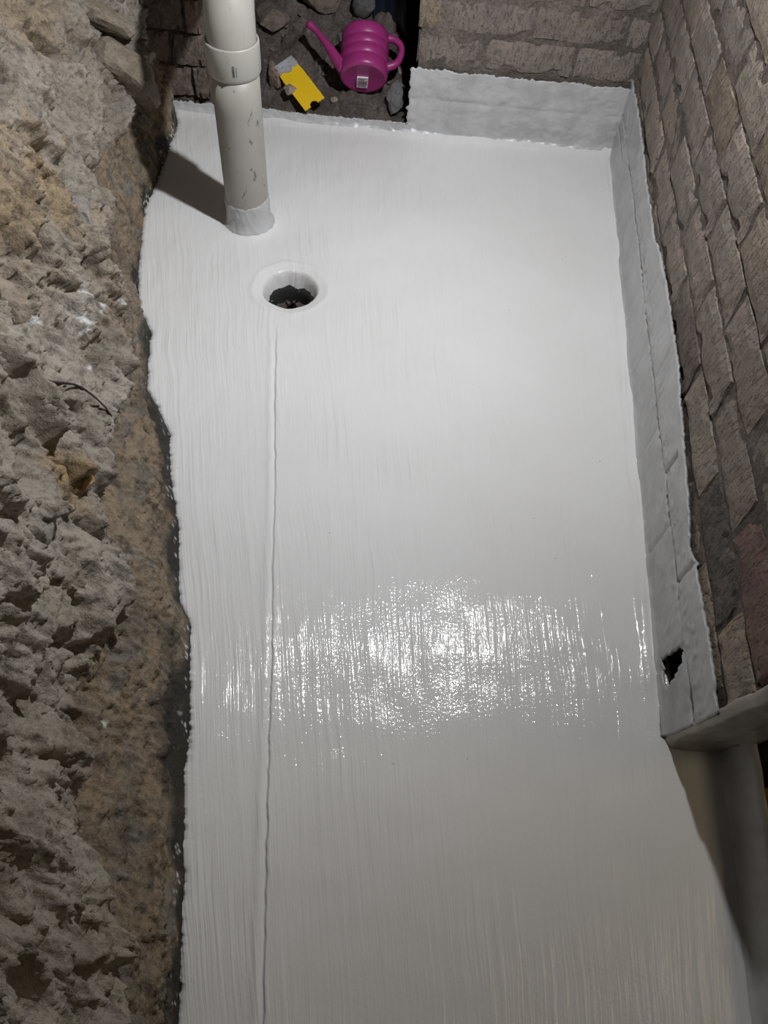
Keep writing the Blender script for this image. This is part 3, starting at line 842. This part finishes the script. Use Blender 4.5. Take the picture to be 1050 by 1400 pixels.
# yellow notched spreader
def spreader():
    root = empty('spreader', (-.440, 2.254, 0.079))
    tag(root, 'yellow plastic notched spreader with grey smear on one end', 'spreader')
    # outline in local u (long), v (across)
    out = [(-.088,-.030),(-.088,.030),(-.030,.034),(.062,.034)]
    rim = [(.080,.034),(.080,.010)]
    rim += [(.080-0.013*math.sin(a), .010-0.012*(1-math.cos(a))) for a in np.linspace(0.2, math.pi-0.2, 9)]
    rim += [(.080,-.014),(.080,-.034),(-.030,-.034)]
    pts = out + rim
    def plate(name, pts, z0, z1, mat):
        bm = bmesh.new()
        lo = [bm.verts.new((u, v, z0)) for u, v in pts]; hi = [bm.verts.new((u, v, z1)) for u, v in pts]
        bm.faces.new(lo); bm.faces.new(hi[::-1])
        for i in range(len(pts)):
            j = (i+1) % len(pts); bm.faces.new([lo[j], lo[i], hi[i], hi[j]])
        bmesh.ops.recalc_face_normals(bm, faces=bm.faces[:])
        me = bpy.data.meshes.new(name); bm.to_mesh(me); bm.free()
        return link(name, me, mat, root)
    plate('blade', pts, -.0012, .0012, mat_plastic('yellow_plastic', (0.85,0.55,0.015), 0.4))
    sm = [(-.089,-.031),(-.089,.031),(-.060,.034),(-.052,.024),(-.057,.014),(-.046,.004),(-.050,-.008),(-.058,-.018),(-.054,-.031)]
    a = plate('adhesive_smear', sm, .0009, .0034, mat_stone('adhesive_grey', (0.30,0.31,0.34), (0.46,0.47,0.50), 0.7))
    a['label'] = 'grey dried adhesive smear'
    u = Vector((.115, -.115, -.052)).normalized()          # long axis, running down the heap
    n = Vector((-.10, -.42, .90)); n = (n - u*n.dot(u)).normalized(); v = n.cross(u)
    root.rotation_euler = Matrix((u, v, n)).transposed().to_euler()
spreader()

# pink watering can
def watering_can():
    B = Vector((-.253, 2.254, .116)); ax = Vector((-.09, .86, .50)).normalized()
    xl = Vector((1,0,0)); xl = (xl-ax*xl.dot(ax)).normalized(); yl = ax.cross(xl)
    root = empty('watering_can', B)
    root.rotation_euler = Matrix((xl, yl, ax)).transposed().to_euler()
    tag(root, 'small pink plastic watering can tipped on its back in the opening', 'watering can')
    s = NT('pink_plastic'); MP = s.out((0.31, 0.030, 0.165), 0.36, None, 0.5)
    R = 0.069
    prof = [(0.0,0.003),(R*.80,0.003),(R*.86,0.0),(R*.93,0.001),(R*.985,0.006),(R,0.014)]
    for zc in (0.045, 0.080, 0.112):
        prof += [(R*1.0,zc-.008),(R*.972,zc-.004),(R*.965,zc),(R*.972,zc+.003),(R*1.0,zc+.007)]
    prof += [(R,.140),(R*.985,.150),(R*.95,.155),(R*.90,.156),(R*.60,.156),(R*.56,.154),(R*.56,.148),(R*.93,.148),(R*.93,.02),(0,.012)]
    prof = [(a, b*0.84) for a, b in prof]
    lathe('body', prof, 64, MP, root)
    sp = smooth_path([(-R*.80,-.012,.022),(-R*1.12,-.014,.045),(-.103,-.016,.082),(-.138,-.018,.124),(-.162,-.020,.146)], 24)
    tube('spout', sp, [0.021-0.0135*min(1,i/17) + (0.0045*max(0,i-18)/5) for i in range(24)], MP, root, 18)
    hp = smooth_path([(R*.86,0,.124),(R*1.22,0,.120),(R*1.50,0,.102),(R*1.52,0,.075),(R*1.32,0,.048),(R*.92,0,.036)], 30)
    tube('handle', hp, [0.0085+0.004*abs(i-15)/15 for i in range(30)], MP, root, 14)
    st = boxes('barcode_sticker', [(-.016,.016,-.020,.026,-.0014,.0026)], mat_plastic('sticker_white', (0.72,0.66,0.70), 0.5), root)
    st.location = (-.004,.014,0.0); st.rotation_euler = (0,0,.08)
    bars = []
    x = -.013
    r2 = random.Random(4)
    while x < .012:
        w = r2.choice([.0008,.0014,.0020]); bars.append((x, x+w, -.006, .012, -.0020, -.0012)); x += w + r2.choice([.0008,.0012])
    bars += [(-.012,.010,.016,.018,-.0020,-.0012), (-.012,.004,-.012,-.010,-.0020,-.0012), (-.012,.012,-.0155,-.0145,-.0020,-.0012)]
    boxes('barcode', bars, mat_plastic('ink', (0.12,0.05,0.08), 0.6), st)
watering_can()

# ------------------------------------------------------------------ waste pipe
def waste_pipe():
    root = empty('drain_pipe', (PIPE[0], PIPE[1], 0))
    tag(root, 'cream plastic waste pipe with socket rising out of the white floor', 'pipe')
    MP = mat_plastic('pvc_cream', (0.38,0.365,0.335), 0.42, 0.5, 0.75)
    MP2 = mat_plastic('pvc_cream_elbow', (0.44,0.43,0.395), 0.38, 0.5, 0.25)
    R = 0.0535
    lathe('pipe_body', [(R,-.03),(R,.05),(R,.12),(R,.2),(R,.3),(R,.385),(R-.004,.385),(R-.004,-.03)], 64, MP, root)
    a = np.linspace(0, 2*np.pi, 96, endpoint=False)
    top = 0.074 + 0.004*np.cos(a*2+.4) + 0.003*fbm(np.cos(a)*4, np.sin(a)*4, 3, 601)
    v = np.linspace(0, 1, 26)
    Z = -0.004 + (top[:,None]+.004)*v[None,:]
    r = R + 0.0022 + 0.0014*fbm(np.cos(a)[:,None]*6+Z*50, np.sin(a)[:,None]*6+Z*30, 3, 602) + 0.010*np.exp(-np.maximum(Z-.004,0)/0.010)
    r[:,-1] = R-.0005
    P = np.stack([np.cos(a)[:,None]*r, np.sin(a)[:,None]*r, Z], -1)
    c = link('paint_collar', grid_mesh('paint_collar', P, close_u=True), MW, root, True)
    c['label'] = 'white membrane brushed up round the pipe foot'
    S = 0.0585
    lathe('socket', [(R-.001,.374),(S-.003,.377),(S,.384),(S,.441),(S-.0012,.444),(S-.0045,.444),(S-.0052,.441),(S-.0052,.38)], 64, MP2, root)
    # elbow, bending back and slightly left
    pts = [(0,0,.38),(0,0,.41),(0,0,.447)]
    bend = Vector((-.18,.98,0)).normalized(); RB = 0.115
    for k in range(1, 15):
        t = math.radians(88)*k/14; q = bend*(RB*(1-math.cos(t))); pts.append((q.x, q.y, .447+RB*math.sin(t)))
    q = Vector(pts[-1]); pts.append(tuple(q+bend*.12)); pts.append(tuple(q+bend*.30))
    tube('elbow', pts, R-.001, MP2, root, 48, True)
    # printed marks on the socket, wrapped on its surface
    ink = mat_plastic('print_ink', (0.07,0.07,0.07), 0.6)
    bm = bmesh.new()
    def patch(a0, a1, z0, z1):
        rr_ = S+.0004; n = 3; lo = []; hi = []
        for i in range(n+1):
            t = a0+(a1-a0)*i/n
            lo.append(bm.verts.new((math.cos(t)*rr_, math.sin(t)*rr_, z0))); hi.append(bm.verts.new((math.cos(t)*rr_, math.sin(t)*rr_, z1)))
        for i in range(n): bm.faces.new([lo[i], lo[i+1], hi[i+1], hi[i]])
    a0 = math.radians(-80)
    z = .392
    r3 = random.Random(9)
    while z < .414:
        h = r3.choice([.0008,.0014,.002]); patch(a0, a0+.085, z, z+h); z += h + r3.choice([.0007,.0012])
    for k in range(7): patch(a0+.13, a0+.13+.02+.03*r3.random(), .392+k*.003, .3935+k*.003)
    me = bpy.data.meshes.new('printed_code'); bm.to_mesh(me); bm.free()
    link('printed_code', me, ink, root)
waste_pipe()
